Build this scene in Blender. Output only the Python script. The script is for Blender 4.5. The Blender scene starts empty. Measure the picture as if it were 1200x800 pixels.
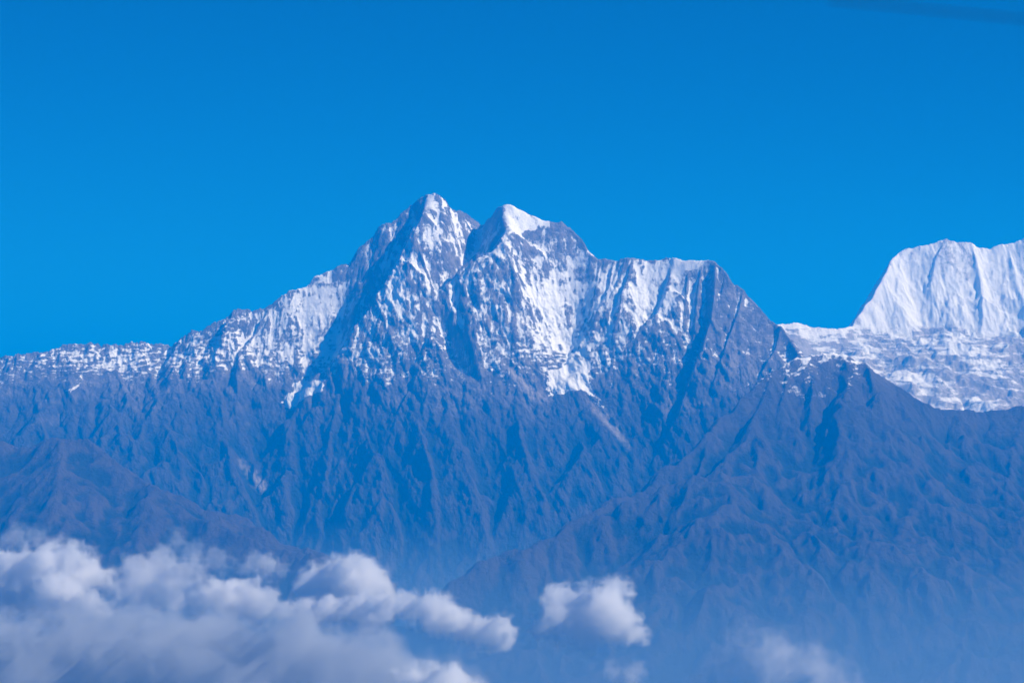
import bpy, math
import numpy as np

C = bpy.context.scene.collection
R = math.radians

# ----------------------------------------------------------------- camera
CAM_Z = 4500.0            # the aircraft's height above sea level, metres
FPX = 2727.0              # focal length in pixels of the 1200 pixel wide photograph
HORIZON = 465.0
cam_data = bpy.data.cameras.new('camera')
cam = bpy.data.objects.new('camera', cam_data)
C.objects.link(cam)
cam.location = (0, 0, CAM_Z)
cam.rotation_euler = (R(90), 0, 0)
cam_data.sensor_width = 36.0
cam_data.lens = 36.0 * FPX / 1200.0
cam_data.shift_y = (HORIZON - 400.0) / 1200.0
cam_data.clip_start = 0.5
cam_data.clip_end = 400000.0
bpy.context.scene.camera = cam
cam_data.dof.use_dof = True
cam_data.dof.focus_distance = 28000.0
cam_data.dof.aperture_fstop = 2.8

# ----------------------------------------------------------------- sky and sun
SUN_EL, SUN_AZ = 37.0, 66.0        # azimuth measured from "towards the camera", turning to the right
sdir = (math.cos(R(SUN_EL)) * math.sin(R(SUN_AZ)), -math.cos(R(SUN_EL)) * math.cos(R(SUN_AZ)), math.sin(R(SUN_EL)))
world = bpy.data.worlds.new('World')
bpy.context.scene.world = world
world.use_nodes = True
wn = world.node_tree.nodes
wl = world.node_tree.links
bg = wn['Background']
sky = wn.new('ShaderNodeTexSky')
sky.sky_type = 'NISHITA'
sky.sun_disc = False
sky.sun_elevation = R(SUN_EL)
sky.sun_rotation = math.atan2(sdir[0], sdir[1])
sky.altitude = 4500
sky.air_density = 1.0
sky.dust_density = 0.0
sky.ozone_density = 3.0
hs = wn.new('ShaderNodeHueSaturation')
hs.inputs['Saturation'].default_value = 1.25
wl.new(sky.outputs[0], hs.inputs['Color'])
deep = wn.new('ShaderNodeMix')            # thin, clean, high mountain air: very little red in its light
deep.data_type = 'RGBA'; deep.blend_type = 'MULTIPLY'
deep.inputs['Factor'].default_value = 1.0
deep.inputs[7].default_value = (0.05, 0.75, 1.0, 1)
wl.new(hs.outputs[0], deep.inputs[6])
wl.new(deep.outputs[2], bg.inputs['Color'])
bg.inputs['Strength'].default_value = 0.05

sun_data = bpy.data.lights.new('sun', 'SUN')
sun_data.energy = 5.0
sun_data.angle = R(0.53)
sun_data.color = (1.0, 0.97, 0.93)
sun = bpy.data.objects.new('sun', sun_data)
C.objects.link(sun)
sun.location = (sdir[0] * 3000, sdir[1] * 3000, CAM_Z + 3000)
from mathutils import Vector
sun.rotation_euler = Vector(sdir).to_track_quat('Z', 'Y').to_euler()

sc = bpy.context.scene
sc.view_settings.view_transform = 'Standard'
sc.view_settings.look = 'None'
sc.view_settings.gamma = 1.0
sc.view_settings.exposure = 0.52
sc.cycles.use_denoising = True
sc.cycles.volume_bounces = 10
sc.cycles.max_bounces = 12
sc.cycles.diffuse_bounces = 2

# ----------------------------------------------------------------- helpers
F32 = np.float32


def W(u, v, Y):
    """The point of the place that lies at depth Y on the line of sight of pixel (u, v) of the survey photograph."""
    return ((u - 600.0) / FPX * Y, Y, CAM_Z + (HORIZON - v) / FPX * Y)


def crest(pts):
    return [W(*p) for p in pts]


def spur(pts, Y0, k):
    """A ridge that runs out towards the viewer: k metres of run for each metre of fall (one value, or one per leg)."""
    out = [W(pts[0][0], pts[0][1], Y0)]
    for i, (u, v) in enumerate(pts[1:]):
        kk = k[min(i, len(k) - 1)] if isinstance(k, (list, tuple)) else k
        a = (HORIZON - v) / FPX
        Y = (out[-1][1] - kk * (out[-1][2] - CAM_Z)) / (1 - kk * a)
        out.append(W(u, v, Y))
    return out


def smooth(a, b, t):
    t = np.clip((t - a) / (b - a), 0, 1)
    return t * t * (3 - 2 * t)


def hash2(ix, iy, seed):
    ix = ix.astype(np.int64).astype(np.uint32)
    iy = iy.astype(np.int64).astype(np.uint32)
    h = ix * np.uint32(374761393) + iy * np.uint32(668265263) + np.uint32((seed * 2246822519) & 0xffffffff)
    h = (h ^ (h >> np.uint32(13))) * np.uint32(1274126177)
    h = (h ^ (h >> np.uint32(15))) * np.uint32(2246822519)
    return h ^ (h >> np.uint32(16))


def noise2(x, y, seed=0):
    """Gradient noise, about -0.7 .. 0.7."""
    x0 = np.floor(x); y0 = np.floor(y)
    fx = (x - x0).astype(F32); fy = (y - y0).astype(F32)
    ux = fx * fx * fx * (fx * (fx * 6 - 15) + 10)
    uy = fy * fy * fy * (fy * (fy * 6 - 15) + 10)
    tab = np.linspace(0, 2 * np.pi, 256, endpoint=False)
    tc, ts = np.cos(tab).astype(F32), np.sin(tab).astype(F32)

    def g(i, j):
        h = hash2(x0 + i, y0 + j, seed) & np.uint32(255)
        return tc[h] * (fx - i) + ts[h] * (fy - j)
    a = g(0, 0); b = g(1, 0); c = g(0, 1); d = g(1, 1)
    a = a + ux * (b - a)
    c = c + ux * (d - c)
    return a + uy * (c - a)


def fbm(x, y, octv=4, seed=0, gain=0.5):
    s = 0; a = 1.0
    for o in range(octv):
        s = s + a * noise2(x * 2 ** o + 17.3 * o, y * 2 ** o - 9.1 * o, seed + o)
        a *= gain
    return s


def blur(a, n):
    """Three box passes of radius n along both axes."""
    for _ in range(2):
        for ax in (0, 1):
            p = np.concatenate([np.repeat(np.take(a, [0], ax), n + 1, ax), a, np.repeat(np.take(a, [-1], ax), n, ax)], ax).astype(np.float64)
            c = np.cumsum(p, ax)
            m = a.shape[ax]
            hi = np.take(c, np.arange(2 * n + 1, 2 * n + 1 + m), ax)
            lo = np.take(c, np.arange(0, m), ax)
            a = ((hi - lo) / (2 * n + 1)).astype(F32)
    return a


def smax(a, b, k):
    h = np.clip(k - np.abs(a - b), 0, None) / k
    return np.maximum(a, b) + h * h * k * 0.25


def smin(a, b, k):
    return -smax(-a, -b, k)


def fall(d, s1, s2, D):
    return s2 * d + (s1 - s2) * D * (1 - np.exp(-d / D))


def line_field(X, Y, pts, sl, sr, s2, D, up=1, soft=1.0, want_d=False, base=None, ease=None, blend=False):
    """Height of the flanks of one ridge line (up = 1) or of the banks of one ravine (up = -1). sl / sr: gradient beside the line
    on its left and right hand as seen by the viewer, s2 the gradient far from it, D how fast one becomes the other."""
    best = dmin = prot = None
    n = len(pts) - 1
    for i, (pa, pb) in enumerate(zip(pts[:-1], pts[1:])):
        (ax, ay, az), (bx, by, bz) = pa[:3], pb[:3]
        dx, dy = bx - ax, by - ay
        L = math.hypot(dx, dy) + 1e-6
        px = X - F32(ax); py = Y - F32(ay)
        tu = (px * F32(dx) + py * F32(dy)) / F32(L * L)
        t = np.clip(tu, 0, 1)
        qx = px - t * F32(dx); qy = py - t * F32(dy)
        d = np.sqrt(qx * qx + qy * qy) + F32(1e-3)
        side = 0.5 + 0.5 * (F32(dx) * qy - F32(dy) * qx) / (d * F32(L))
        s1 = sl + (sr - sl) * side
        zt = F32(az) + t * F32(bz - az)
        gentle = F32(1) if up < 0 else F32(soft) + F32(1 - soft) * smooth(3600, 5000, zt).astype(F32)
        if ease is not None: gentle = gentle * ease
        h = zt - up * gentle * (s2 * d + (s1 - s2) * D * (1 - np.exp(-d / F32(D))))
        if up > 0 and i == 0: h = h - F32(1.6 * L) * np.clip(-tu, 0, None)
        if up > 0 and i == n - 1: h = h - F32(1.0 * L) * np.clip(tu - 1, 0, None)
        q = None
        if len(pa) > 3:                                          # no prouder of the base face than the rib itself
            q = F32(pa[3]) + t * F32(pb[3] - pa[3])
            if i == n - 1: q = q * np.exp(-np.clip(tu - 1, 0, None) * F32(L / 250.0))
        if blend:                                                # far down the face the whole crest nearby counts, not one point of it
            if best is None:
                best, dmin, den = h * 1, d * 1, np.full_like(h, L)
            else:
                new = np.minimum(dmin, d)
                tau = F32(0.16) * new + F32(12)
                k0 = np.exp(-(dmin - new) / tau) * den
                k1 = np.exp(-(d - new) / tau) * F32(L)
                best = (best * k0 + h * k1) / (k0 + k1)
                den = k0 + k1; dmin = new
            continue
        if best is None:
            best, dmin, prot = h, d, q
        elif up < 0:
            best = np.minimum(best, h)
        else:
            w = np.clip(0.5 + (dmin - d) / F32(30.0), 0, 1)      # the nearest leg counts
            best = best + w * (h - best)
            if q is not None: prot = prot + w * (q - prot)
            dmin = np.minimum(dmin, d)
    if want_d: return best, dmin
    if prot is not None: return np.minimum(best, base + prot * F32(1.15) * np.exp(-(dmin / (prot * F32(1.1) + F32(160))) ** 2))
    return best


def resample(A, r0, c0):
    """Bilinear lookup of A at fractional rows r0 and columns c0 (1-D each)."""
    ri = np.clip(np.floor(r0).astype(int), 0, A.shape[0] - 2); rf = (r0 - ri).astype(F32)[:, None]
    ci = np.clip(np.floor(c0).astype(int), 0, A.shape[1] - 2); cf = (c0 - ci).astype(F32)[None, :]
    B = A[ri] * (1 - rf) + A[ri + 1] * rf
    return B[:, ci] * (1 - cf) + B[:, ci + 1] * cf


def gullies(X, Y, Z, xs, ys, lam, amp, seed, bl=3, limit=0.55, mask=None):
    """Water-worn ribs and gullies that run down the fall line: oriented cosine kernels on a jittered lattice."""
    Zb = blur(Z, bl) if bl else Z
    gy, gx = np.gradient(Zb, ys, xs)
    gx = gx.astype(F32); gy = gy.astype(F32)
    m = np.sqrt(gx * gx + gy * gy) + F32(1e-4)
    k = np.minimum(m / F32(limit), 1.0) / m
    dx = -gy * k; dy = gx * k
    P = X / F32(lam); Q = Y / F32(lam)
    ip = np.floor(P); iq = np.floor(Q)
    fp = (P - ip).astype(F32); fq = (Q - iq).astype(F32)
    acc = np.zeros_like(Z); wt = np.zeros_like(Z)
    for i in (-1, 0, 1, 2):
        for j in (-1, 0, 1, 2):
            h = hash2(ip + i, iq + j, seed)
            jx = (h & np.uint32(1023)).astype(F32) / F32(1023) - F32(0.5)
            jy = ((h >> np.uint32(10)) & np.uint32(1023)).astype(F32) / F32(1023) - F32(0.5)
            ph = ((h >> np.uint32(20)) & np.uint32(1023)).astype(F32) * F32(2.2 / 1023)
            px = fp - i - jx * F32(0.6); py = fq - j - jy * F32(0.6)
            w = np.exp(-2.0 * (px * px + py * py))
            acc += w * np.cos(F32(6.2832) * (px * dx + py * dy) + ph)
            wt += w
    g = acc / wt
    steep = np.clip(m / F32(0.9), 0, 1)
    a = amp * lam * steep * (0.75 + 0.9 * noise2(X / (lam * 4), Y / (lam * 4), seed + 7))
    if mask is not None:
        a = a * mask
    return Z + a * g


def mesh_from_grid(name, X, Y, Z, attrs, mat):
    ny, nx = Z.shape
    me = bpy.data.meshes.new(name)
    n = ny * nx
    co = np.empty((n, 3), F32)
    co[:, 0] = X.ravel(); co[:, 1] = Y.ravel(); co[:, 2] = Z.ravel()
    idx = np.arange(n, dtype=np.int32).reshape(ny, nx)
    q = np.stack([idx[:-1, :-1], idx[:-1, 1:], idx[1:, 1:], idx[1:, :-1]], -1).reshape(-1, 4)
    me.vertices.add(n)
    me.vertices.foreach_set('co', co.ravel())
    me.loops.add(q.size)
    me.loops.foreach_set('vertex_index', q.ravel())
    me.polygons.add(len(q))
    me.polygons.foreach_set('loop_start', np.arange(0, q.size, 4, dtype=np.int32))
    me.polygons.foreach_set('use_smooth', np.ones(len(q), dtype=bool))
    me.update(calc_edges=True)
    for k, a in attrs.items():
        at = me.attributes.new(k, 'FLOAT', 'POINT')
        at.data.foreach_set('value', a.astype(F32).ravel())
    me.materials.append(mat)
    o = bpy.data.objects.new(name, me)
    C.objects.link(o)
    return o


def tag(o, label=None, cat=None, group=None, kind=None):
    if label: o['label'] = label
    if cat: o['category'] = cat
    if group: o['group'] = group
    if kind: o['kind'] = kind
    return o


# ----------------------------------------------------------------- materials
def land_material(name, rock_a, rock_b, low, snow_col, bump=1.0, fine=0.02):
    """Bare rock and dry slopes, with snow where the surface attribute 'snow' says it lies."""
    m = bpy.data.materials.new(name)
    m.use_nodes = True
    n, l = m.node_tree.nodes, m.node_tree.links
    b = n['Principled BSDF']
    b.inputs['Roughness'].default_value = 0.85
    b.inputs['Specular IOR Level'].default_value = 0.15
    tc = n.new('ShaderNodeTexCoord')

    def noise(scale, detail=6, rough=0.6):
        t = n.new('ShaderNodeTexNoise')
        t.inputs['Scale'].default_value = scale
        t.inputs['Detail'].default_value = detail
        t.inputs['Roughness'].default_value = rough
        l.new(tc.outputs['Object'], t.inputs['Vector'])
        return t

    def math_(op, a, b_=None, c=None):
        t = n.new('ShaderNodeMath'); t.operation = op
        for i, x in enumerate((a, b_, c)):
            if x is None: continue
            if isinstance(x, (int, float)): t.inputs[i].default_value = x
            else: l.new(x, t.inputs[i])
        return t.outputs[0]

    def ramp(x, a, b_):
        t = n.new('ShaderNodeMapRange'); t.interpolation_type = 'SMOOTHSTEP'
        t.inputs['From Min'].default_value = a; t.inputs['From Max'].default_value = b_
        l.new(x, t.inputs['Value'])
        return t.outputs['Result']

    def mix(f, a, b_):
        t = n.new('ShaderNodeMix'); t.data_type = 'RGBA'
        l.new(f, t.inputs['Factor'])
        for s, x in ((t.inputs[6], a), (t.inputs[7], b_)):
            if isinstance(x, tuple): s.default_value = (*x, 1)
            else: l.new(x, s)
        return t.outputs[2]

    def attr(k):
        t = n.new('ShaderNodeAttribute'); t.attribute_name = k
        return t.outputs['Fac']
    big = noise(0.0016).outputs['Fac']
    mid = noise(0.008, 8, 0.65).outputs['Fac']
    small = noise(0.035, 7, 0.75).outputs['Fac']
    rock = mix(ramp(mid, 0.35, 0.65), rock_a, rock_b)
    veg = mix(ramp(big, 0.4, 0.6), tuple(c * 1.35 for c in low), tuple(c * 0.8 for c in low))
    veg = mix(ramp(mid, 0.42, 0.62), veg, tuple(c * 1.1 for c in low))
    veg = mix(attr('wood'), veg, (0.016, 0.024, 0.012))
    ground = mix(attr('low'), rock, veg)
    ground = mix(attr('scree'), ground, tuple(min(1, c * 1.9) for c in rock_b))
    s = math_('ADD', attr('snow'), math_('MULTIPLY', math_('SUBTRACT', small, 0.5), 1.25))
    s = math_('ADD', s, math_('MULTIPLY', math_('SUBTRACT', mid, 0.5), 0.8))
    sf = ramp(s, 0.32, 0.66)
    col = mix(sf, ground, snow_col)
    l.new(col, b.inputs['Base Color'])
    bp = n.new('ShaderNodeBump')
    bp.inputs['Strength'].default_value = 0.9 * bump
    bp.inputs['Distance'].default_value = 40.0
    hgt = math_('ADD', small, math_('MULTIPLY', mid, 1.5))
    hgt = math_('MULTIPLY', hgt, math_('SUBTRACT', 1.0, math_('MULTIPLY', sf, 0.75)))
    l.new(hgt, bp.inputs['Height'])
    l.new(bp.outputs[0], b.inputs['Normal'])
    return m


ROCK_A, ROCK_B, LOW, SNOW = (0.125, 0.11, 0.10), (0.29, 0.255, 0.235), (0.060, 0.047, 0.030), (0.84, 0.85, 0.87)
mat_mountain = land_material('mountain_rock_and_snow', ROCK_A, ROCK_B, LOW, SNOW)
mat_far = land_material('ice_and_rock', (0.30, 0.27, 0.25), (0.42, 0.39, 0.36), LOW, SNOW, bump=0.6)
mat_hill = land_material('dry_slopes', (0.05, 0.038, 0.026), (0.09, 0.068, 0.05), (0.070, 0.053, 0.035), SNOW)


def land(name, xs, ys, ridges, carves, floor, seed, octaves, mat, warp=45.0, snow_fn=None, post=None, kr=45.0, coarse=2, edge=None, rough=130.0, fields=None, calm_min=0.22, crags=1.0, west=False):
    xs = xs.astype(np.float64); ys = ys.astype(np.float64)
    xc, yc = xs[::coarse], ys[::coarse]
    X, Y = np.meshgrid(xc.astype(F32), yc.astype(F32))
    wx = X + warp * fbm(X / 900, Y / 900, 4, seed + 50)
    wy = Y + warp * fbm(X / 900, Y / 900, 4, seed + 60)
    Z = base = None
    ease = (0.6 + 0.4 * smooth(-5000, -2700, X)).astype(F32) if west else None
    for r in ridges:
        h = line_field(wx, wy, r['p'], r.get('l', 1.4), r.get('r', 1.0), r.get('s', 0.75), r.get('D', 900.0), soft=r.get('soft', 1.0), base=base, ease=ease, blend=base is None)
        if base is None: base = h
        Z = h if Z is None else smax(Z, h, kr)
    for r in carves:
        h = line_field(wx, wy, r['p'], r.get('l', 0.9), r.get('r', 0.9), r.get('s', 1.1), r.get('D', 600.0), up=-1)
        h = h + r.get('flat', 0.0) * 0
        Z = smin(Z, h, r.get('k', 120.0))
    dm = line_field(wx, wy, ridges[0]['p'], 1, 1, 1, 500.0, want_d=True)[1]
    calm = calm_min + (1 - calm_min) * smooth(60, 650, dm)
    Z = Z + rough * calm * (fbm(X / 1300, Y / 1300, 6, seed + 75, 0.6) + 0.7 * (0.35 - np.abs(noise2(X / 520, Y / 520, seed + 77))) + 0.4 * (0.35 - np.abs(noise2(X / 240, Y / 240, seed + 78))))
    Z = smax(Z, np.full_like(Z, floor) + 120 * fbm(X / 2500, Y / 2500, 3, seed + 70), 400)
    rr, cc_ = np.interp(ys, yc, np.arange(len(yc))), np.interp(xs, xc, np.arange(len(xc)))
    Z = resample(Z, rr, cc_)
    calm = resample(calm.astype(F32), rr, cc_)
    X, Y = np.meshgrid(xs.astype(F32), ys.astype(F32))
    for lam, amp, bl in octaves:
        deep = 1 + 0.2 * smooth(4700, 4000, Z) if 200 < lam < 1000 else 1.0
        Z = gullies(X, Y, Z, xs, ys, lam, amp, seed + int(lam), bl, mask=(0.4 + 0.6 * calm) * deep)
    Z = Z + 22 * fbm(X / 140, Y / 140, 4, seed + 80, 0.6)
    if post: Z = post(X, Y, Z)
    if fields:
        U = X / Y * FPX + 600; V = HORIZON - (Z - CAM_Z) / Y * FPX
        f = 0
        for q in fields: f = np.maximum(f, poly_mask(U, V, q, 5.0))
        Z = Z + f * (blur(Z, 3) - Z)
    if edge is not None: Z = Z - edge(X, Y)
    Z = Z.astype(F32)
    gy, gx = np.gradient(Z, ys, xs)
    slope = np.sqrt(gx * gx + gy * gy).astype(F32)
    U = X / Y * FPX + 600; V = HORIZON - (Z - CAM_Z) / Y * FPX
    hollow = (blur(Z, 9) - Z) / 26.0
    wood = smooth(-0.5, 0.9, hollow + 0.9 * fbm(X / 600, Y / 600, 4, seed + 400, 0.6)) * smooth(4300, 3900, Z)
    snow, low, scree = snow_fn(X, Y, Z, gx.astype(F32), gy.astype(F32), slope, U, V)
    crag = smooth(0.75, 1.5, blur(slope, 3)) * calm * crags
    Y = Y - crag * (48 * fbm((X + 0.4 * Z) / 170, (Z - 0.3 * X) / 330, 6, seed + 300, 0.6) + 16 * (0.3 - np.abs(noise2((X + 0.4 * Z) / 45, Z / 90, seed + 310))))
    return mesh_from_grid(name, X, Y, Z, {'snow': snow, 'low': low, 'scree': scree, 'wood': wood}, mat)


def poly_mask(U, V, poly, soft=3.0):
    """Soft inside mask of a polygon."""
    inside = np.zeros(U.shape, bool)
    dmin = np.full(U.shape, 1e9, F32)
    n = len(poly)
    us = [p[0] for p in poly]; vs = [p[1] for p in poly]
    sel = (U > min(us) - 15) & (U < max(us) + 15) & (V > min(vs) - 15) & (V < max(vs) + 15)
    u = U[sel]; v = V[sel]
    ins = np.zeros(u.shape, bool); dm = np.full(u.shape, 1e9, F32)
    for i in range(n):
        (x0, y0), (x1, y1) = poly[i], poly[(i + 1) % n]
        c = ((y0 > v) != (y1 > v))
        xin = (x1 - x0) * (v - y0) / ((y1 - y0) if y1 != y0 else 1e-6) + x0
        ins ^= c & (u < xin)
        dx, dy = x1 - x0, y1 - y0
        t = np.clip(((u - x0) * dx + (v - y0) * dy) / (dx * dx + dy * dy + 1e-9), 0, 1)
        dm = np.minimum(dm, np.hypot(u - x0 - t * dx, v - y0 - t * dy))
    out = np.zeros(U.shape, F32)
    out[sel] = smooth(-soft, soft, np.where(ins, dm, -dm))
    return out


# ----------------------------------------------------------------- the twin-peaked mountain
SK = [(-160, 440, 31800), (-60, 425, 31500), (0, 418, 31300), (30, 416, 31200), (60, 412, 31200), (75, 406, 31200), (95, 407, 31200), (105, 403, 31200), (125, 406, 31200), (160, 402, 31200),
      (200, 406, 31200), (215, 394, 31100), (240, 385, 31000), (265, 372, 31000), (275, 363, 31000), (300, 364, 31000), (318, 358, 31000), (335, 345, 31000),
      (355, 333, 31000), (370, 315, 31000), (385, 307, 31000), (400, 300, 31000), (412, 298, 31000), (420, 288, 31050), (435, 278, 31050), (443, 266, 31050), (455, 260, 31000),
      (462, 258, 31000), (470, 250, 31000), (485, 240, 31000), (495, 231, 30950), (503, 226, 30900), (512, 225, 30900), (520, 230, 30950), (527, 241, 31000), (537, 246, 31050),
      (545, 250, 31100), (560, 260, 31150), (567, 262, 31150), (575, 255, 31050), (580, 245, 30920), (588, 239, 30760), (595, 237, 30720), (610, 243, 30740), (625, 250, 30740),
      (640, 258, 30720), (655, 258, 30680), (665, 262, 30630), (672, 269, 30570), (681, 270, 30500), (685, 285, 30480), (690, 292, 30450), (703, 304, 30420), (720, 305, 30350),
      (735, 302, 30250), (760, 304, 30250), (780, 301, 30200), (800, 303, 30100), (820, 305, 30000), (835, 304, 29900), (845, 312, 29800), (855, 325, 29700), (862, 334, 29700),
      (872, 337, 29650), (880, 350, 29600), (890, 362, 29500), (897, 371, 29450), (905, 378, 29400), (915, 383, 29300), (925, 396, 29200), (935, 412, 29000), (945, 440, 28800), (960, 500, 28400)]
ridges = [dict(p=crest(SK), l=2.2, r=1.1, s=0.9, D=1500.0)]


def on_face(u, v, prot, base):
    """The point on the line of sight of (u, v) that stands prot metres proud of the base face."""
    Ys = np.linspace(base['near'], base['far'], 900).astype(F32)
    z = CAM_Z + (HORIZON - v) / FPX * Ys
    xr = (u - 600.0) / FPX * Ys
    h = line_field(xr, Ys, base['p'], base['l'], base['r'], base['s'], base['D'], ease=(0.6 + 0.4 * smooth(-5000, -2700, xr)).astype(F32) if base.get('west') else None, blend=True)
    g = h + prot - z
    i = int(np.argmax(g > 0)) if (g > 0).any() else int(np.argmax(g))
    return W(u, v, float(Ys[i]))


def add_spur(pts, prot, l=1.5, r=0.9, s=0.9, D=400.0, soft=0.5):
    """A rib of the face; prot: how far it stands proud at its start, its middle and its end."""
    t = np.linspace(0, 1, len(pts))
    pr = np.interp(t, np.linspace(0, 1, len(prot)), prot)
    ridges.append(dict(p=[on_face(u, v, q, ridges[0]) + (float(q),) for (u, v), q in zip(pts, pr)], l=l, r=r, s=s, D=D, soft=soft))


def add_run(pts, Y0, k, l=1.5, r=0.9, s=0.8, D=500.0, soft=0.55):
    ridges.append(dict(p=spur(pts, Y0, k), l=l, r=r, s=s, D=D, soft=soft))


ridges[0].update(near=22800.0, far=31800.0, west=True)
# far left range
add_spur([(75, 406), (85, 430), (100, 470), (120, 520), (150, 570)], [0, 90, 130, 120], l=1.0, r=0.7)
add_spur([(20, 417), (10, 450), (0, 500), (-10, 560)], [0, 100, 120], l=1.0, r=0.7)
add_spur([(130, 404), (140, 440), (160, 490), (185, 540), (220, 590)], [0, 110, 150, 130], l=1.1, r=0.7)
add_spur([(205, 402), (203, 430), (215, 470), (240, 520), (265, 570), (290, 620)], [0, 160, 200, 180], l=1.3, r=0.7)
add_spur([(50, 414), (52, 440), (60, 480), (72, 520)], [0, 70, 90], l=1.0, r=0.7)
add_spur([(165, 404), (172, 435), (190, 470), (215, 515)], [0, 80, 110], l=1.0, r=0.7)
add_spur([(275, 363), (262, 385), (252, 410), (245, 440), (262, 490)], [0, 200, 250, 250])
add_spur([(318, 358), (300, 385), (280, 412), (275, 440), (285, 480)], [0, 180, 200], l=1.7)
add_spur([(350, 338), (340, 370), (325, 400), (320, 430), (318, 465), (310, 500)], [0, 180, 260, 250], l=1.6)
# lit rib at the left edge of the great shaded wall
add_spur([(412, 298), (411, 318), (406, 340), (394, 368), (382, 395), (367, 415), (352, 436)], [0, 100, 200], l=1.3, r=1.1, D=300)
# ribs below the left summit
add_spur([(501, 227), (495, 250), (478, 278), (470, 300), (442, 336), (425, 360), (410, 382), (395, 405), (380, 440), (365, 480), (345, 520), (330, 560)],
         [0, 200, 340, 430, 470, 460, 420, 330, 200, 130, 100, 80], l=2.4, r=0.6, D=450)
add_spur([(514, 226), (516, 245), (514, 258), (505, 283), (482, 316), (468, 345), (458, 372)],
         [0, 120, 150, 120, 60, 10], l=2.3, r=0.8, D=400)
for pts in ([(405, 412), (396, 450), (390, 490), (386, 530), (380, 570), (372, 610)], [(440, 420), (428, 460), (424, 500), (428, 550), (430, 600)]):
    add_spur(pts, [60, 150, 170, 140, 120], l=0.8, r=0.8, soft=0.8)
add_spur([(536, 246), (535, 275), (520, 300), (509, 330), (500, 352)], [0, 60, 90, 100], l=1.6, r=1.6, D=300)
# arete of the right summit
add_spur([(588, 239), (594, 262), (578, 288), (555, 303), (538, 316), (525, 332), (512, 342), (500, 354), (497, 375), (503, 400), (498, 425), (484, 450), (468, 485), (455, 530)],
         [0, 300, 500, 580, 540, 380, 220, 130, 100, 120, 150, 160, 130, 80], l=2.2, r=0.7, D=450)
add_spur([(503, 400), (530, 432), (565, 455), (600, 478), (640, 500), (670, 535)], [220, 180, 140, 110, 80, 50], l=0.8, r=0.7)
add_spur([(640, 258), (648, 300), (640, 340), (630, 370), (620, 400)], [0, 60, 80], l=1.2, r=1.2, D=250)
# buttress with slanting gullies
add_spur([(703, 304), (700, 330), (683, 370), (670, 395), (662, 410)], [0, 120, 160, 130], l=1.7, r=0.9, D=250)
add_spur([(718, 305), (714, 335), (702, 362), (686, 392), (674, 415)], [0, 150, 200, 150], l=1.9, r=0.9, D=250)
add_spur([(740, 302), (733, 330), (725, 355), (706, 392), (692, 420)], [0, 230, 330, 250], l=2.2, r=0.8, D=300)
add_spur([(787, 302), (780, 335), (766, 368), (742, 398), (716, 425), (704, 450), (712, 485), (728, 515)], [0, 260, 400, 380, 280, 150], l=2.3, r=0.7, D=400)
add_spur([(768, 366), (775, 400), (768, 430), (752, 460), (745, 490), (742, 520)], [350, 330, 250, 180, 120], l=1.7, r=1.0, D=300)
for u0, du, n_ in ((709, -34, 100), (725, -38, 105), (731, -38, 100), (748, -40, 110), (755, -40, 105), (763, -40, 100), (771, -40, 90)):
    add_spur([(u0, 305), (u0 + du * 0.25, 305 + n_ * 0.33), (u0 + du * 0.6, 305 + n_ * 0.66), (u0 + du, 305 + n_)], [0, 90, 130, 60], l=2.2, r=0.8, D=120)
for u0, v0, du, n_ in ((420, 290, -28, 110), (428, 284, -40, 130), (436, 278, -52, 150), (450, 264, -60, 150), (460, 260, -62, 140), (474, 249, -58, 120), (484, 242, -40, 90)):
    add_spur([(u0, v0), (u0 + du * 0.3, v0 + n_ * 0.33), (u0 + du * 0.65, v0 + n_ * 0.66), (u0 + du, v0 + n_)], [0, 60, 80, 40], l=2.0, r=0.9, D=120)
for u0, v0, du, n_ in ((850, 320, -18, 90), (862, 336, -20, 90), (880, 352, -22, 90), (889, 362, -24, 80), (902, 376, -20, 70), (820, 310, -10, 100), (805, 310, -8, 110)):
    add_spur([(u0, v0), (u0 + du * 0.3, v0 + n_ * 0.33), (u0 + du * 0.65, v0 + n_ * 0.66), (u0 + du, v0 + n_)], [0, 120, 200, 120], l=2.6, r=0.9, D=180)
# right shoulder
add_spur([(838, 306), (838, 340), (834, 372), (824, 410), (812, 440), (800, 470), (785, 500)], [0, 250, 320, 350, 300], l=1.6, r=1.0, D=350)
add_spur([(872, 338), (866, 365), (856, 400), (846, 430), (836, 455)], [0, 280, 420, 400], l=2.4, r=1.0, D=320)
add_spur([(895, 370), (884, 395), (872, 420), (862, 445)], [0, 200, 320, 380], l=2.0, r=1.0, D=280)
add_spur([(915, 384), (908, 410), (896, 435), (885, 455)], [0, 200, 330, 400], l=1.9, r=1.1, D=280)

# lower ribs
for pts in ([(430, 468), (428, 500), (440, 540), (452, 580), (465, 620)], [(520, 455), (528, 490), (542, 530), (556, 570), (566, 620)], [(600, 480), (608, 515), (622, 550), (640, 590)],
            [(345, 480), (336, 520), (330, 560), (334, 600)], [(258, 495), (268, 535), (285, 575), (300, 610)], [(178, 478), (204, 520), (236, 562)], [(680, 500), (684, 530), (698, 560)],
            [(120, 465), (140, 500), (165, 535)], [(40, 460), (46, 495), (60, 525)], [(480, 480), (492, 520), (505, 560), (512, 610)]):
    add_spur(pts, [0, 200, 330, 340, 240], l=1.6, r=0.75, D=420, soft=1.0)
carves = [dict(p=[on_face(u, v, q, ridges[0]) for u, v, q in ((664, 428, -60), (668, 450, 60), (690, 475, 100), (722, 510, 100), (738, 545, 60), (742, 590, 0))], l=0.5, r=0.5, s=3.2, D=450, k=120),
          dict(p=[on_face(u, v, q, ridges[0]) for u, v, q in ((372, 446, -60), (350, 465, 0), (330, 500, 0), (304, 545, 0), (310, 590, 0))], l=0.5, r=0.5, s=3.2, D=450, k=120)]

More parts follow.
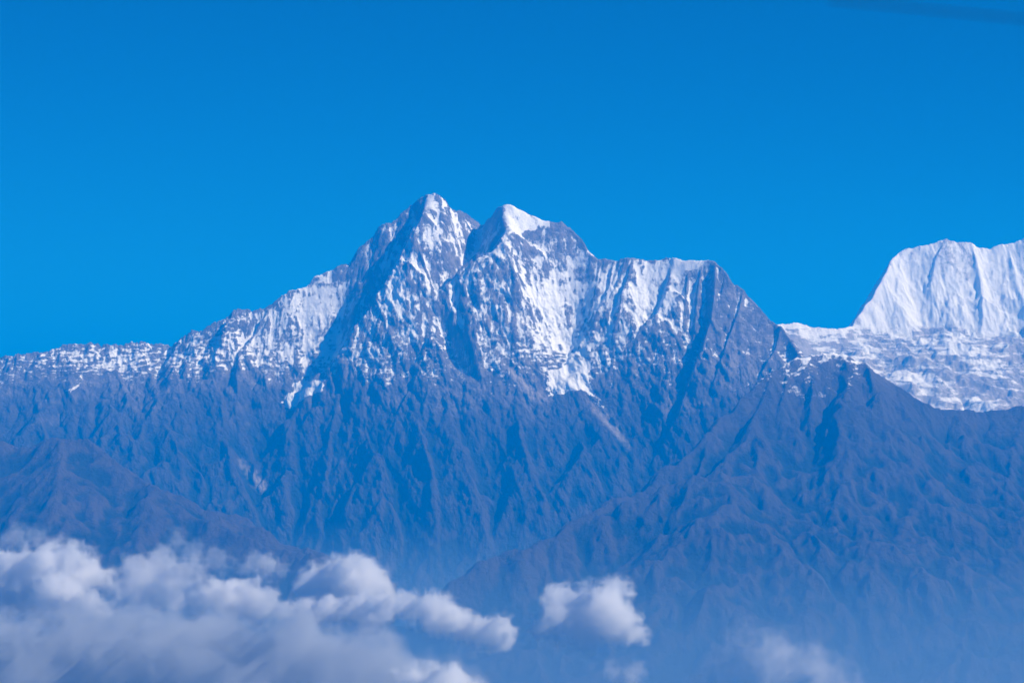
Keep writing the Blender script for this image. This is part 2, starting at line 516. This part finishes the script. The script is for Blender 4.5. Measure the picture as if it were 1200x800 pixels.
# snow fields, each an outline on the face
FIELDS = [[(586, 238), (596, 233), (626, 245), (650, 257), (644, 270), (626, 272), (612, 279), (602, 275), (594, 278), (588, 258)],
          [(492, 234), (504, 225), (510, 227), (508, 238), (505, 252), (497, 248)], [(511, 225), (521, 229), (528, 241), (521, 254), (515, 246), (513, 233)],
          [(638, 431), (650, 428), (672, 418), (697, 423), (693, 440), (692, 450), (704, 465), (716, 484), (704, 482), (686, 463), (680, 459), (660, 463), (643, 469), (638, 450)],
          [(336, 456), (352, 440), (388, 443), (378, 460), (358, 468), (344, 484), (326, 474)],
          [(60, 462), (78, 454), (106, 443), (96, 458), (82, 462)],
          [(238, 462), (258, 459), (260, 466), (242, 469)],
          [(772, 302), (800, 302), (838, 305), (828, 312), (800, 322), (790, 330), (784, 318)],
          [(762, 372), (775, 345), (790, 338), (785, 360)],
          [(572, 293), (592, 292), (602, 308), (585, 302)],
          [(577, 399), (585, 399), (597, 409), (608, 422), (622, 438), (615, 438), (600, 426), (584, 417), (580, 407)],
          [(606, 379), (625, 386), (660, 386), (680, 378), (682, 386), (662, 391), (640, 392), (642, 402), (630, 396), (612, 388)],
          [(830, 470), (872, 449), (888, 447), (880, 455), (845, 468)],
          [(820, 472), (838, 456), (846, 466), (832, 470)],
          [(684, 285), (703, 303), (690, 297)],
          [(452, 372), (470, 345), (478, 345), (462, 374)],
          [(460, 330), (475, 310), (476, 330), (462, 345)]]
SCREE = [[(690, 470), (712, 485), (730, 510), (738, 525), (728, 515), (708, 495)], [(283, 540), (300, 555), (315, 570), (312, 578), (300, 570)], [(596, 425), (640, 470), (620, 465), (600, 440)]]


REGION = [(630, 340, 90, 70, 0.30), (750, 345, 60, 55, 0.36), (600, 400, 60, 40, 0.12), (855, 390, 50, 60, -0.38), (808, 308, 30, 9, 0.6), (462, 350, 22, 35, 0.55), (512, 285, 32, 50, 0.42),
          (360, 370, 65, 65, 0.5), (130, 422, 170, 24, 0.55), (270, 410, 60, 35, 0.35), (550, 410, 70, 45, 0.08), (450, 425, 60, 35, 0.2), (690, 410, 40, 20, 0.25), (405, 310, 10, 10, -0.3)]


def bedding(X, Y, Z):
    """The rock's beds: irregular bands that lie nearly level."""
    t = Z + 0.05 * X + 110 * fbm(X / 700, Y / 700, 2, 31)
    return fbm(X / 420, t / 80, 4, 32, 0.65)


def snow_main(X, Y, Z, gx, gy, slope, U, V):
    conv = (blur(Z, 3) - Z) * 0.035                          # hollows gather snow
    rel = np.clip((blur(slope, 6) - slope), -1, 1)             # ledges hold it, steps shed it
    wq = 60 * fbm(X / 260, Z / 260, 3, 8); xs_ = X + 0.45 * Z + wq; zs_ = Z - 0.35 * X + wq
    n = fbm(X / 800, Z / 600, 3, 5) + 0.95 * fbm(xs_ / 150, zs_ / 290, 6, 6, 0.68)
    s = np.clip((Z - 5250) / 1300.0, -1.0, 0.25) + 0.27
    s = s + 0.36 * n + 0.25 * fbm((X + 0.3 * Z) / 420, (Z - 0.5 * X) / 520, 3, 57) + 0.15 * rel + np.clip(conv, -0.4, 0.4) + 0.13 * bedding(X, Y, Z) + 0.15 * fbm(xs_ / 50, zs_ / 330, 3, 35)
    s = s - 0.25 * np.clip(blur(slope, 3) - 1.6, -0.8, 1.5)
    lf = np.maximum(smooth(330, 230, U), 0.75 * smooth(370, 415, V))
    s = s * (1 - 0.45 * lf) + lf * (0.9 * fbm(X / 120 + 0.4 * fbm(X / 300, Z / 300, 2, 38), Z / 36, 4, 36, 0.65) - 0.05 + 0.46 * smooth(300, 400, U))
    for u, v, ru, rv, k in REGION:
        s = s + k * np.exp(-((U - u) / ru) ** 2 - ((V - v) / rv) ** 2)
    s = s - 1.6 * smooth(440, 500, V + 25 * noise2(X / 600, Y / 600, 77) - 8 * smooth(480, 620, U))
    ju = U + 6 * fbm(X / 110, Z / 110, 4, 91, 0.65); jv = V + 6 * fbm(X / 120, Z / 120, 4, 92, 0.6)
    for f in FIELDS:
        s = np.maximum(s, -2.6 + 3.7 * poly_mask(ju, jv, f, 6.0) + 0.45 * n)
    s = np.where(V > 520, -3, s)
    low = smooth(5000, 4100, Z + 300 * n)
    sc_ = np.zeros_like(Z)
    for f in SCREE:
        sc_ = np.maximum(sc_, poly_mask(ju, jv, f, 6.0))
    return s, low, sc_ * 0.6


def strata_post(X, Y, Z):
    """Ledges of the bedded rock on the high face."""
    jag = smooth(-2300, -3600, X) * smooth(4700, 5000, Z)
    Z = Z + jag * (34 * fbm(X / 120, Y / 120, 4, 171, 0.65) + 30 * (0.3 - np.abs(noise2(X / 75, Y / 200, 172))))
    return Z + 8 * smooth(4400, 5000, Z) * bedding(X, Y, Z)


def grid_y(y0, y1, step, y2, grow=1.12):
    ys = list(np.arange(y0, y1, step))
    st = step
    while ys[-1] < y2:
        st *= grow
        ys.append(ys[-1] + min(st, 250))
    return np.array(ys)


OCT = [(1300, 0.05, 6), (620, 0.07, 4), (300, 0.095, 3), (150, 0.085, 2), (75, 0.06, 1), (38, 0.05, 0)]
RES = 12.0
mountain = land('mountain', np.arange(-9800, 5600, 9.0), np.concatenate([np.arange(22500, 28400, 12.0), grid_y(28400, 31500, 6.5, 37000)]), ridges, carves, 1500.0, 3, OCT, mat_mountain, snow_fn=snow_main, post=strata_post, fields=FIELDS, rough=135.0, west=True)
tag(mountain, 'twin-peaked rocky mountain streaked with snow, dark shaded walls between its two summits', 'mountain', kind='structure')

# ----------------------------------------------------------------- the white mountain behind on the right
YF = 40000.0
FS = [(820, 400, 38000), (915, 381, 38300), (930, 380, 38400), (950, 385, 38500), (985, 386, 38600), (1000, 381, 38800), (1010, 366, 39000), (1020, 350, 39200), (1035, 325, 39500), (1045, 306, 39750), (1055, 296, 39950), (1070, 289, 40000), (1090, 284), (1108, 279), (1120, 284),
      (1135, 283), (1145, 290), (1160, 292), (1175, 288), (1185, 287), (1195, 281), (1210, 272), (1240, 262), (1280, 275), (1340, 300), (1420, 330), (1500, 380), (1600, 470)]
ridges = [dict(p=crest([(q + (YF,))[:3] for q in FS]), l=1.4, r=1.2, s=1.1, D=2500.0)]
ridges[0].update(near=33000.0, far=40800.0)
add_spur([(1058, 296), (1052, 330), (1048, 370)], [0, 60, 80], l=1.0, r=0.8, D=400)
add_spur([(1108, 279), (1097, 300), (1090, 335), (1092, 380)], [0, 100, 120, 60], l=1.4, r=0.8, D=400)
add_spur([(1137, 284), (1145, 310), (1152, 345), (1150, 380)], [0, 140, 170, 90], l=1.6, r=0.8, D=400)
add_spur([(1180, 288), (1190, 320), (1200, 350), (1205, 390)], [0, 100, 120, 80], l=1.2, r=0.8, D=400)
add_run([(915, 381), (940, 400), (975, 420), (1010, 440)], YF, [2.5, 2.5, 2.5], l=0.4, r=0.5, s=0.4)
add_run([(1000, 384), (1036, 390), (1072, 402), (1108, 396), (1150, 405), (1186, 397), (1215, 406), (1260, 400)], YF - 900, [2.0] * 7, l=0.5, r=0.5, s=0.45)
add_run([(1100, 395), (1060, 430), (1080, 480), (1100, 520)], YF - 1200, [2.2, 2.4, 2.4, 2.0], l=0.45, r=0.5, s=0.42)
add_run([(1200, 405), (1180, 440), (1190, 480), (1180, 520)], YF - 1200, [2.2, 2.4, 2.4], l=0.45, r=0.5, s=0.42)


def snow_far(X, Y, Z, gx, gy, slope, U, V):
    n = fbm(X / 900, Y / 900, 4, 25)
    face = smooth(404, 376, V + 22 * fbm(X / 500, Z / 300, 4, 29, 0.6))
    s = 0.85 + 0.3 * n + 0.35 * fbm((X + 0.2 * Z) / 130, Z / 420, 5, 28, 0.65)
    s = s * face + (1 - face) * (0.50 + 0.85 * n + 0.8 * fbm((X + 0.5 * Y) / 420, Z / 75, 5, 27, 0.6) - 0.0035 * np.clip(V - 440, 0, 100) + 0.25 * np.clip(0.6 - slope, -0.6, 1))
    s = np.where(poly_mask(U, V, [(1108, 280), (1137, 284), (1143, 315), (1130, 330), (1108, 322), (1098, 305)], 8) > 0.3, s - 0.18, s)
    low = smooth(4300, 3900, Z)
    return s, low * 0, np.zeros_like(Z)


def flutes(X, Y, Z):
    """Runnels that spindrift cuts down the steep ice."""
    w = X + 0.22 * (Z - 6000) + 40 * noise2(X / 400, Y / 400, 131)
    a = smooth(5450, 5800, Z) * (0.6 + noise2(X / 700, Y / 700, 132))
    return Z - a * (26 * np.abs(noise2(w / 62, Y / 700, 133)) + 16 * np.abs(noise2(w / 31, Y / 500, 134)))


far = land('snow_mountain', np.arange(3300, 15500, 13.5), np.concatenate([np.arange(33500, 37600, 18.0), grid_y(37600, 40300, 8.0, 46000)]), ridges, [], 2800.0, 23,
           [(900, 0.03, 5), (420, 0.03, 3), (210, 0.05, 2), (105, 0.08, 1), (55, 0.09, 0)], mat_far, snow_fn=snow_far, crags=0.4, post=flutes, rough=200.0)
tag(far, 'broad white fluted ice mountain behind the dark ridge, with rolling snowfields at its foot', 'mountain', kind='structure')

# ----------------------------------------------------------------- the dark ridge in front on the right
ER = [(520, 690, 23400), (560, 662, 23600), (600, 648, 23800), (640, 635, 24000), (700, 610, 24400), (745, 582, 24800), (790, 545, 25200), (830, 508, 25600), (870, 472, 26000), (890, 452, 26200), (905, 441, 26300),
      (925, 430, 26400), (945, 420, 26500), (965, 414, 26600), (985, 413, 26600), (1010, 419, 26600), (1030, 438, 26600), (1050, 455, 26600), (1062, 463, 26600), (1090, 475, 26700), (1120, 480, 26800),
      (1160, 483, 26900), (1200, 485, 27000), (1300, 492, 27200), (1400, 500, 27400), (1500, 540, 27500), (1640, 650, 27600)]
ridges = [dict(p=crest(ER), l=1.0, r=1.0, s=0.7, D=900.0)]
add_run([(905, 441), (893, 475), (872, 515), (845, 550), (815, 580)], 26300, [1.1, 1.2, 1.3, 1.4], l=1.3, r=0.7)
add_run([(845, 550), (870, 600), (920, 650), (980, 700)], 24700, [1.3, 1.3, 1.3], l=0.7, r=0.7)
add_run([(985, 413), (990, 470), (975, 530), (960, 600)], 26600, [1.2, 1.3, 1.4], l=1.1, r=0.8)
add_run([(1050, 455), (1060, 500), (1040, 560), (1030, 630)], 26600, [1.2, 1.3, 1.4], l=1.1, r=0.8)
add_run([(1160, 483), (1150, 530), (1130, 580), (1120, 650)], 26900, [1.2, 1.3, 1.4], l=1.1, r=0.8)
add_run([(1260, 490), (1220, 550), (1200, 600), (1180, 660)], 27100, [1.2, 1.3, 1.4], l=1.1, r=0.8)


ridges[0].update(near=20500.0, far=27200.0)
for pts in ([(925, 430), (920, 470), (906, 520), (892, 570)], [(950, 418), (955, 460), (946, 520), (936, 580)], [(1012, 419), (1022, 460), (1016, 520), (1005, 590)],
            [(1080, 472), (1086, 520), (1075, 580)], [(1122, 480), (1112, 540), (1100, 600)], [(1200, 485), (1186, 540), (1166, 600), (1150, 660)], [(830, 508), (820, 550), (790, 600), (760, 650)]):
    add_spur(pts, [0, 110, 150, 110], l=1.7, r=1.0, D=250, soft=0.9)
RIDGE_SNOW = [[(918, 452), (940, 449), (950, 460), (966, 454), (976, 463), (970, 472), (955, 467), (940, 472), (925, 461)], [(984, 462), (992, 476), (985, 473)],
              [(868, 458), (900, 441), (925, 432), (940, 427), (905, 446)], [(1000, 440), (1015, 450), (1005, 452)], [(940, 430), (960, 428), (950, 436)]]


def snow_ridge(X, Y, Z, gx, gy, slope, U, V):
    n = fbm(X / 500, Y / 500, 4, 45)
    n = n + fbm(X / 130, Y / 130, 4, 46)
    s = (Z - 4700) / 700.0 + 0.4 * n + 0.5 * (0.8 - slope) + 0.25
    s = s + 0.2 + 0.7 * fbm(X / 110, Z / 40, 4, 48, 0.65)
    s = s - 3 * smooth(450, 485, V + 25 * n) - 2 * smooth(1000, 1060, U)
    ju = U + 9 * fbm(X / 90, Z / 90, 4, 93, 0.65); jv = V + 6 * fbm(X / 90, Z / 90, 4, 94, 0.65)
    for f in RIDGE_SNOW:
        s = np.maximum(s, -1.2 + 1.6 * poly_mask(ju, jv, f, 5.0) + 0.35 * n)
    low = smooth(5300, 4500, Z + 200 * n)
    return s, low, np.zeros_like(Z)


ridge = land('ridge', np.arange(-1400, 11200, 13.5), grid_y(20500, 27300, 13.0, 30500), ridges, [], 1500.0, 41,
             [(900, 0.07, 5), (450, 0.09, 3), (220, 0.095, 2), (110, 0.085, 1), (55, 0.07, 0)], mat_mountain, snow_fn=snow_ridge, calm_min=0.7, warp=100.0, rough=190.0)
tag(ridge, 'dark brown ridge running down from right to left in front of the white mountain', 'ridge', kind='structure')

# ----------------------------------------------------------------- the lower hill on the left
HR = [(-200, 530, 25200), (-60, 520, 25200), (25, 517, 25200), (75, 516, 25100), (110, 528, 25000), (140, 548, 24800), (175, 570, 24500), (210, 590, 24300), (260, 615, 24000), (320, 640, 23700), (400, 680, 23300)]
ridges = [dict(p=crest(HR), l=0.9, r=0.7, s=0.6, D=800.0)]
add_run([(75, 516), (70, 560), (60, 610), (50, 660)], 25100, [1.6, 1.6, 1.5], l=0.8, r=0.6)
add_run([(175, 570), (165, 610), (160, 660)], 24500, [1.6, 1.6], l=0.8, r=0.6)


def snow_none(X, Y, Z, gx, gy, slope, U, V):
    return np.full_like(Z, -3), np.full_like(Z, 0.9), np.zeros_like(Z)


hill = land('hill', np.arange(-8200, -1200, 14.0), grid_y(20500, 25800, 14.0, 28500), ridges, [], 1500.0, 61,
            [(700, 0.05, 5), (350, 0.07, 3), (170, 0.08, 2), (85, 0.08, 1), (42, 0.06, 0)], mat_hill, snow_fn=snow_none, calm_min=0.7, warp=90.0, rough=160.0)
tag(hill, 'smooth dry brown hill below the left end of the mountain', 'hill', kind='structure')

# ----------------------------------------------------------------- valley floor
G = 60000.0
xs = np.linspace(-G, G, 121); ys = np.linspace(-30000, 90000, 121)
X, Y = np.meshgrid(xs, ys)
ground = mesh_from_grid('terrain', X, Y, 1350 + 150 * fbm(X / 6000, Y / 6000, 3, 90), {'snow': X * 0 - 3, 'low': X * 0 + 1, 'scree': X * 0, 'wood': X * 0 + 0.7}, mat_hill)
tag(ground, 'valley floor far below the clouds', 'terrain', kind='structure')

# ----------------------------------------------------------------- the air
HAZE = 1.05 / 30000.0


def air_box(name, x0, x1, y0, y1, z0, z1):
    vs = [(x, y, z) for z in (z0, z1) for x, y in ((x0, y0), (x1, y0), (x1, y1), (x0, y1))]
    me = bpy.data.meshes.new(name)
    me.from_pydata(vs, [], [(3, 2, 1, 0), (4, 5, 6, 7), (0, 1, 5, 4), (1, 2, 6, 5), (2, 3, 7, 6), (3, 0, 4, 7)])
    o = bpy.data.objects.new(name, me)
    C.objects.link(o)
    return tag(o, kind='stuff')


haze = air_box('haze', -59000, 59000, -29000, 260000, 1000.0, 7800.0)
me = haze.data
mm = bpy.data.materials.new('valley_mist')
mm.use_nodes = True
mm.node_tree.nodes.remove(mm.node_tree.nodes['Principled BSDF'])
mv = mm.node_tree.nodes.new('ShaderNodeVolumePrincipled')
mv.inputs['Color'].default_value = (0.32, 0.54, 0.84, 1)
mv.inputs['Density'].default_value = 1.0 / 36000.0
mm.node_tree.links.new(mv.outputs[0], mm.node_tree.nodes['Material Output'].inputs['Volume'])
for i, top in enumerate((2400.0, 2650.0, 2850.0, 3050.0)):        # the mist thins out upwards
    mist = air_box('mist', -30000 + 40 * i, 30000 - 40 * i, 9000 + 40 * i, 27500 - 40 * i, 1005.0 + i, top)
    mist.data.materials.append(mm)
hm = bpy.data.materials.new('blue_air')
hm.use_nodes = True
hn = hm.node_tree.nodes
hn.remove(hn['Principled BSDF'])
pv = hn.new('ShaderNodeVolumePrincipled')
pv.inputs['Color'].default_value = (0.0, 0.305, 0.95, 1)
pv.inputs['Absorption Color'].default_value = (0.22, 0.22, 0.22, 1)
pv.inputs['Density'].default_value = HAZE
pv.inputs['Anisotropy'].default_value = 0.0
hm.node_tree.links.new(pv.outputs[0], hn['Material Output'].inputs['Volume'])
me.materials.append(hm)

# ----------------------------------------------------------------- the clouds over the valley
def noise3(P, seed):
    """Value noise on points P (n, 3), -1 .. 1."""
    i = np.floor(P); f = (P - i).astype(F32)
    f = f * f * f * (f * (f * 6 - 15) + 10)
    i = i.astype(np.int64)
    out = 0
    for dz in (0, 1):
        zx = 157 * (i[:, 2] + dz); zy = 311 * (i[:, 2] + dz)
        for dx in (0, 1):
            for dy in (0, 1):
                h = hash2(i[:, 0] + dx + zx, i[:, 1] + dy + zy, seed) & np.uint32(65535)
                w = (f[:, 0] if dx else 1 - f[:, 0]) * (f[:, 1] if dy else 1 - f[:, 1]) * (f[:, 2] if dz else 1 - f[:, 2])
                out = out + w * (h.astype(F32) / F32(32767.5) - 1)
    return out


def iso_mesh(name, A, iso, org, h):
    """Closed surface of the field A (on a lattice of spacing h from org) at the level iso."""
    ins = A > iso
    nx, ny, nz = A.shape
    cnt = np.zeros((nx - 1, ny - 1, nz - 1), F32)
    acc = np.zeros((nx - 1, ny - 1, nz - 1, 3), F32)
    sl = [slice(0, -1), slice(1, None)]
    gi = np.stack(np.meshgrid(np.arange(nx), np.arange(ny), np.arange(nz), indexing='ij'), -1).astype(F32)
    cross = []
    for ax in range(3):
        lo = [slice(None)] * 3; hi = [slice(None)] * 3
        lo[ax] = slice(0, -1); hi[ax] = slice(1, None)
        a, b_ = A[tuple(lo)], A[tuple(hi)]
        cr = ins[tuple(lo)] != ins[tuple(hi)]
        t = np.where(cr, (iso - a) / np.where(cr, b_ - a, 1), 0)
        p = gi[tuple(lo)].copy(); p[..., ax] += t
        p *= cr[..., None]
        o1, o2 = [k for k in range(3) if k != ax]
        for u in (0, 1):
            for v in (0, 1):
                q = [slice(None)] * 3
                q[o1] = sl[u]; q[o2] = sl[v]
                cnt += cr[tuple(q)]; acc += p[tuple(q)]
        cross.append(cr)
    cell = cnt > 0
    idx = -np.ones(cnt.shape, np.int64)
    idx[cell] = np.arange(int(cell.sum()))
    vs = acc[cell] / cnt[cell][:, None] * h + np.array(org, F32)
    quads = []
    for ax in range(3):
        o1, o2 = [k for k in range(3) if k != ax]
        e = np.argwhere(cross[ax])
        e = e[(e[:, o1] > 0) & (e[:, o2] > 0) & (e[:, o1] < A.shape[o1] - 1) & (e[:, o2] < A.shape[o2] - 1)]
        c = []
        for du, dv in ((1, 1), (0, 1), (0, 0), (1, 0)):
            q = e.copy(); q[:, o1] -= du; q[:, o2] -= dv
            c.append(idx[q[:, 0], q[:, 1], q[:, 2]])
        c = np.stack(c, 1)
        flip = ins[e[:, 0], e[:, 1], e[:, 2]]
        if ax == 1: flip = ~flip
        c[flip] = c[flip][:, ::-1]
        quads.append(c)
    q = np.concatenate(quads).astype(np.int32)
    q = q[:, ::-1]
    me = bpy.data.meshes.new(name)
    me.vertices.add(len(vs)); me.vertices.foreach_set('co', vs.astype(F32).ravel())
    me.loops.add(q.size); me.loops.foreach_set('vertex_index', np.ascontiguousarray(q).ravel())
    me.polygons.add(len(q)); me.polygons.foreach_set('loop_start', np.arange(0, q.size, 4, dtype=np.int32))
    me.update(calc_edges=True)
    return me


def cloud_water(free_path, col=(1.0, 1.0, 1.0)):
    m = bpy.data.materials.new('cloud_water')
    m.use_nodes = True
    n = m.node_tree.nodes
    n.remove(n['Principled BSDF'])
    v = n.new('ShaderNodeVolumePrincipled')
    v.inputs['Color'].default_value = (*col, 1)
    v.inputs['Density'].default_value = 1.0 / free_path
    m.node_tree.links.new(v.outputs[0], n['Material Output'].inputs['Volume'])
    return m


def cloud(name, label, puffs, Y, kind_of, seed, deep=1.0, h=8.0, tint=(0.97, 0.97, 0.98), kind=None, group='cumulus clouds over the valley'):
    """puffs: (u, v, radius) in survey pixels; each becomes a ball at depth Y. The balls melt together, the skin is broken into
    billows, and the cloud thickens inwards through a few nested bodies of water droplets."""
    fray, shells = kind_of
    rng = np.random.default_rng(seed)
    px = Y / FPX
    balls = []
    for u, v, r in puffs:
        balls.append((*W(u, v, Y + rng.normal() * r * px * 0.6), r * px * 1.1))
        if deep > 1.2:
            for k in (-1, 1): balls.append((*W(u + 8 * k, v, Y + k * r * px * deep * 0.6), r * px * 0.9))
    B = np.array(balls, F32)
    R0 = float(np.mean(B[:, 3]))
    pad = 0.9 * R0
    lo = (B[:, :3] - B[:, 3:]).min(0) - pad; hi = (B[:, :3] + B[:, 3:]).max(0) + pad
    dims = np.ceil((hi - lo) / h).astype(int) + 1
    ax = [lo[k] + h * np.arange(dims[k]) for k in range(3)]
    P = np.stack(np.meshgrid(*ax, indexing='ij'), -1).astype(F32)
    sd = None; kk = R0 * 0.8
    for x, y, z, r in balls:
        d = np.sqrt(((P - np.array((x, y, z), F32)) ** 2).sum(-1)) - F32(r)
        sd = d if sd is None else smin(sd, d, kk)
    f = -sd / R0
    band = (f > -0.9) & (f < 1.1)
    Q = P[band]
    n = np.zeros(len(Q), F32)
    for q, a in ((1.3, 0.55), (0.62, 0.40)):
        n += a * noise3(Q / (R0 * q), seed + int(q * 100))
    for q, a in ((0.75, 0.42), (0.36, 0.26), (0.18, 0.15), (0.10, 0.08)):
        if R0 * q > 1.4 * h: n += a * (0.75 - 2.0 * np.abs(noise3(Q / (R0 * q) + 7.7, seed + 40 + int(q * 100))))
    foot = B[:, 2].min() - 0.3 * R0
    n -= 0.35 * (1 - smooth(foot, foot + 1.6 * R0, Q[:, 2]))             # ragged, thin foot
    f[band] += fray * n
    f[:2] = -9; f[-2:] = -9; f[:, :2] = -9; f[:, -2:] = -9; f[:, :, :2] = -9; f[:, :, -2:] = -9
    root = None
    for k, (iso, path) in enumerate(shells):
        if not (f > iso).any(): continue
        me = iso_mesh(name if root is None else 'core', f, iso, lo, h)
        me.materials.append(cloud_water(path, tint))
        o = bpy.data.objects.new(me.name, me)
        C.objects.link(o)
        if root is None: root = tag(o, label, 'cloud', group, kind)
        else: o.parent = root
    return root


DENSE = (0.68, ((-0.20, 1200.0), (-0.10, 600.0), (0.02, 300.0), (0.16, 170.0)))
THIN = (0.75, ((-0.18, 1500.0), (-0.02, 800.0), (0.16, 450.0)))
SHEET = (0.9, ((-0.2, 2600.0), (-0.05, 1200.0), (0.12, 450.0)))
VEIL = (0.9, ((-0.25, 2400.0), (0.0, 1300.0), (0.25, 800.0)))
cloud('cloud', 'bright white cumulus at the left edge of the cloud bank, the whitest of all', [(-25, 690, 34), (15, 692, 32), (40, 676, 22), (63, 664, 19), (82, 668, 20), (102, 682, 18), (122, 693, 10), (60, 700, 28), (15, 668, 14), (95, 702, 18)], 15600, DENSE, 1)
cloud('cloud', 'grey rounded cumulus just in front of the bright white one at the left edge', [(48, 702, 14), (65, 692, 16), (85, 697, 16), (102, 706, 14), (70, 712, 20), (118, 716, 12)], 15000, DENSE, 2)
cloud('cloud', 'soft grey cumulus in the gap right of the bright white cloud', [(150, 688, 15), (164, 670, 18), (190, 663, 18), (216, 672, 19), (180, 690, 26), (208, 696, 24), (148, 706, 18), (232, 690, 16)], 16000, THIN, 3)
cloud('cloud', 'white elongated cumulus with a flat top, below the small lit puff', [(232, 704, 14), (246, 693, 14), (266, 698, 16), (288, 696, 16), (310, 704, 15), (330, 716, 12), (270, 712, 18), (300, 718, 15)], 15200, DENSE, 4)
cloud('cloud', 'small pale puff standing above the elongated white cloud', [(288, 666, 10), (302, 659, 10), (318, 660, 10), (331, 670, 9), (310, 674, 14)], 16300, THIN, 5)
cloud('cloud', 'dome-shaped cumulus rising behind the long sloping cloud', [(366, 690, 17), (384, 678, 17), (404, 670, 17), (424, 674, 18), (442, 688, 16), (456, 698, 11), (405, 694, 26)], 15800, DENSE, 6)
cloud('cloud', 'long cumulus sloping down to the right, the longest of the bank', [(362, 718, 14), (390, 716, 16), (420, 714, 16), (450, 714, 16), (478, 709, 16), (503, 707, 14), (523, 720, 15), (545, 734, 16), (566, 740, 16), (585, 737, 14), (592, 752, 11), (560, 754, 13), (500, 726, 16), (440, 728, 16)], 14900, DENSE, 7)
cloud('cloud', 'lone pointed cumulus floating by itself right of the cloud bank', [(632, 736, 13), (655, 722, 20), (653, 703, 12), (684, 716, 24), (712, 706, 20), (726, 690, 11), (722, 728, 24), (744, 744, 13), (690, 744, 20), (652, 744, 14)], 15500, DENSE, 8)
cloud('cloud', 'white cloud top showing at the bottom edge under the long sloping cloud', [(474, 804, 15), (496, 799, 15), (518, 798, 15), (540, 801, 15), (560, 812, 14), (515, 818, 25)], 12600, DENSE, 9)
cloud('cloud', 'faint grey wisp above the bright white cloud at the left', [(20, 628, 13), (42, 632, 12), (62, 640, 11), (5, 640, 12), (85, 645, 9)], 17500, VEIL, 10)
cloud('cloud', 'faint wisp trailing above the soft grey cumulus', [(208, 636, 12), (225, 648, 13), (248, 655, 13), (195, 650, 9), (265, 664, 11)], 17200, VEIL, 11)
cloud('cloud', 'dim veil of cloud at the bottom edge below the dark ridge', [(880, 775, 26), (915, 790, 34), (955, 800, 30), (990, 810, 26), (860, 800, 24)], 14500, VEIL, 12)
cloud('cloud', 'dim scrap of cloud at the bottom edge below the lone pointed cumulus', [(722, 792, 12), (742, 790, 12), (735, 806, 16)], 14500, VEIL, 13)
cloud('cloud_layer', 'smooth grey sheet of cloud under the cumulus bank at the bottom left', [(u, 768 + 8 * math.sin(u * 0.05), 36) for u in range(-120, 380, 36)] + [(u, 800, 40) for u in range(-120, 480, 40)] + [(u, 830, 42) for u in range(-120, 560, 40)], 14000, SHEET, 14, tint=(0.64, 0.68, 0.74), deep=2.5, h=24.0)

# ----------------------------------------------------------------- the blade above the window
def blade():
    """A slim aerofoil blade close above the camera, far out of focus."""
    n, rows = 40, []
    root, tip = Vector((1.95, 4.4, CAM_Z + 0.617)), Vector((0.60, 4.4, CAM_Z + 0.750))
    for i in range(n + 1):
        t = i / n
        c = root.lerp(tip, t)
        chord = 0.0033 * (1 - 0.35 * t)
        ring = []
        for k in range(14):
            a = 2 * math.pi * k / 14
            x = math.cos(a)
            ring.append((c.x, c.y + x * chord * 3.0, c.z + math.sin(a) * chord * 0.42 * (0.35 + 0.65 * (1 - x) / 2) - 0.1 * x * chord))
        rows.append(ring)
    vs = [p for r in rows for p in r]
    fs = [(i * 14 + k, i * 14 + (k + 1) % 14, (i + 1) * 14 + (k + 1) % 14, (i + 1) * 14 + k) for i in range(n) for k in range(14)]
    fs += [tuple(range(13, -1, -1)), tuple(n * 14 + k for k in range(14))]
    me = bpy.data.meshes.new('aircraft_blade')
    me.from_pydata(vs, [], fs)
    m = bpy.data.materials.new('dark_blade_paint')
    m.use_nodes = True
    nt = m.node_tree
    nz = nt.nodes.new('ShaderNodeTexNoise'); nz.inputs['Scale'].default_value = 9.0
    cr = nt.nodes.new('ShaderNodeValToRGB')
    cr.color_ramp.elements[0].color = (0.012, 0.014, 0.018, 1); cr.color_ramp.elements[1].color = (0.03, 0.033, 0.038, 1)
    nt.links.new(nz.outputs['Fac'], cr.inputs['Fac'])
    nt.links.new(cr.outputs[0], nt.nodes['Principled BSDF'].inputs['Base Color'])
    nt.nodes['Principled BSDF'].inputs['Roughness'].default_value = 0.6
    me.materials.append(m)
    o = bpy.data.objects.new('aircraft_blade', me)
    C.objects.link(o)
    tag(o, 'thin dark blade, blurred by closeness, crossing the sky in the upper right corner', 'blade')


blade()
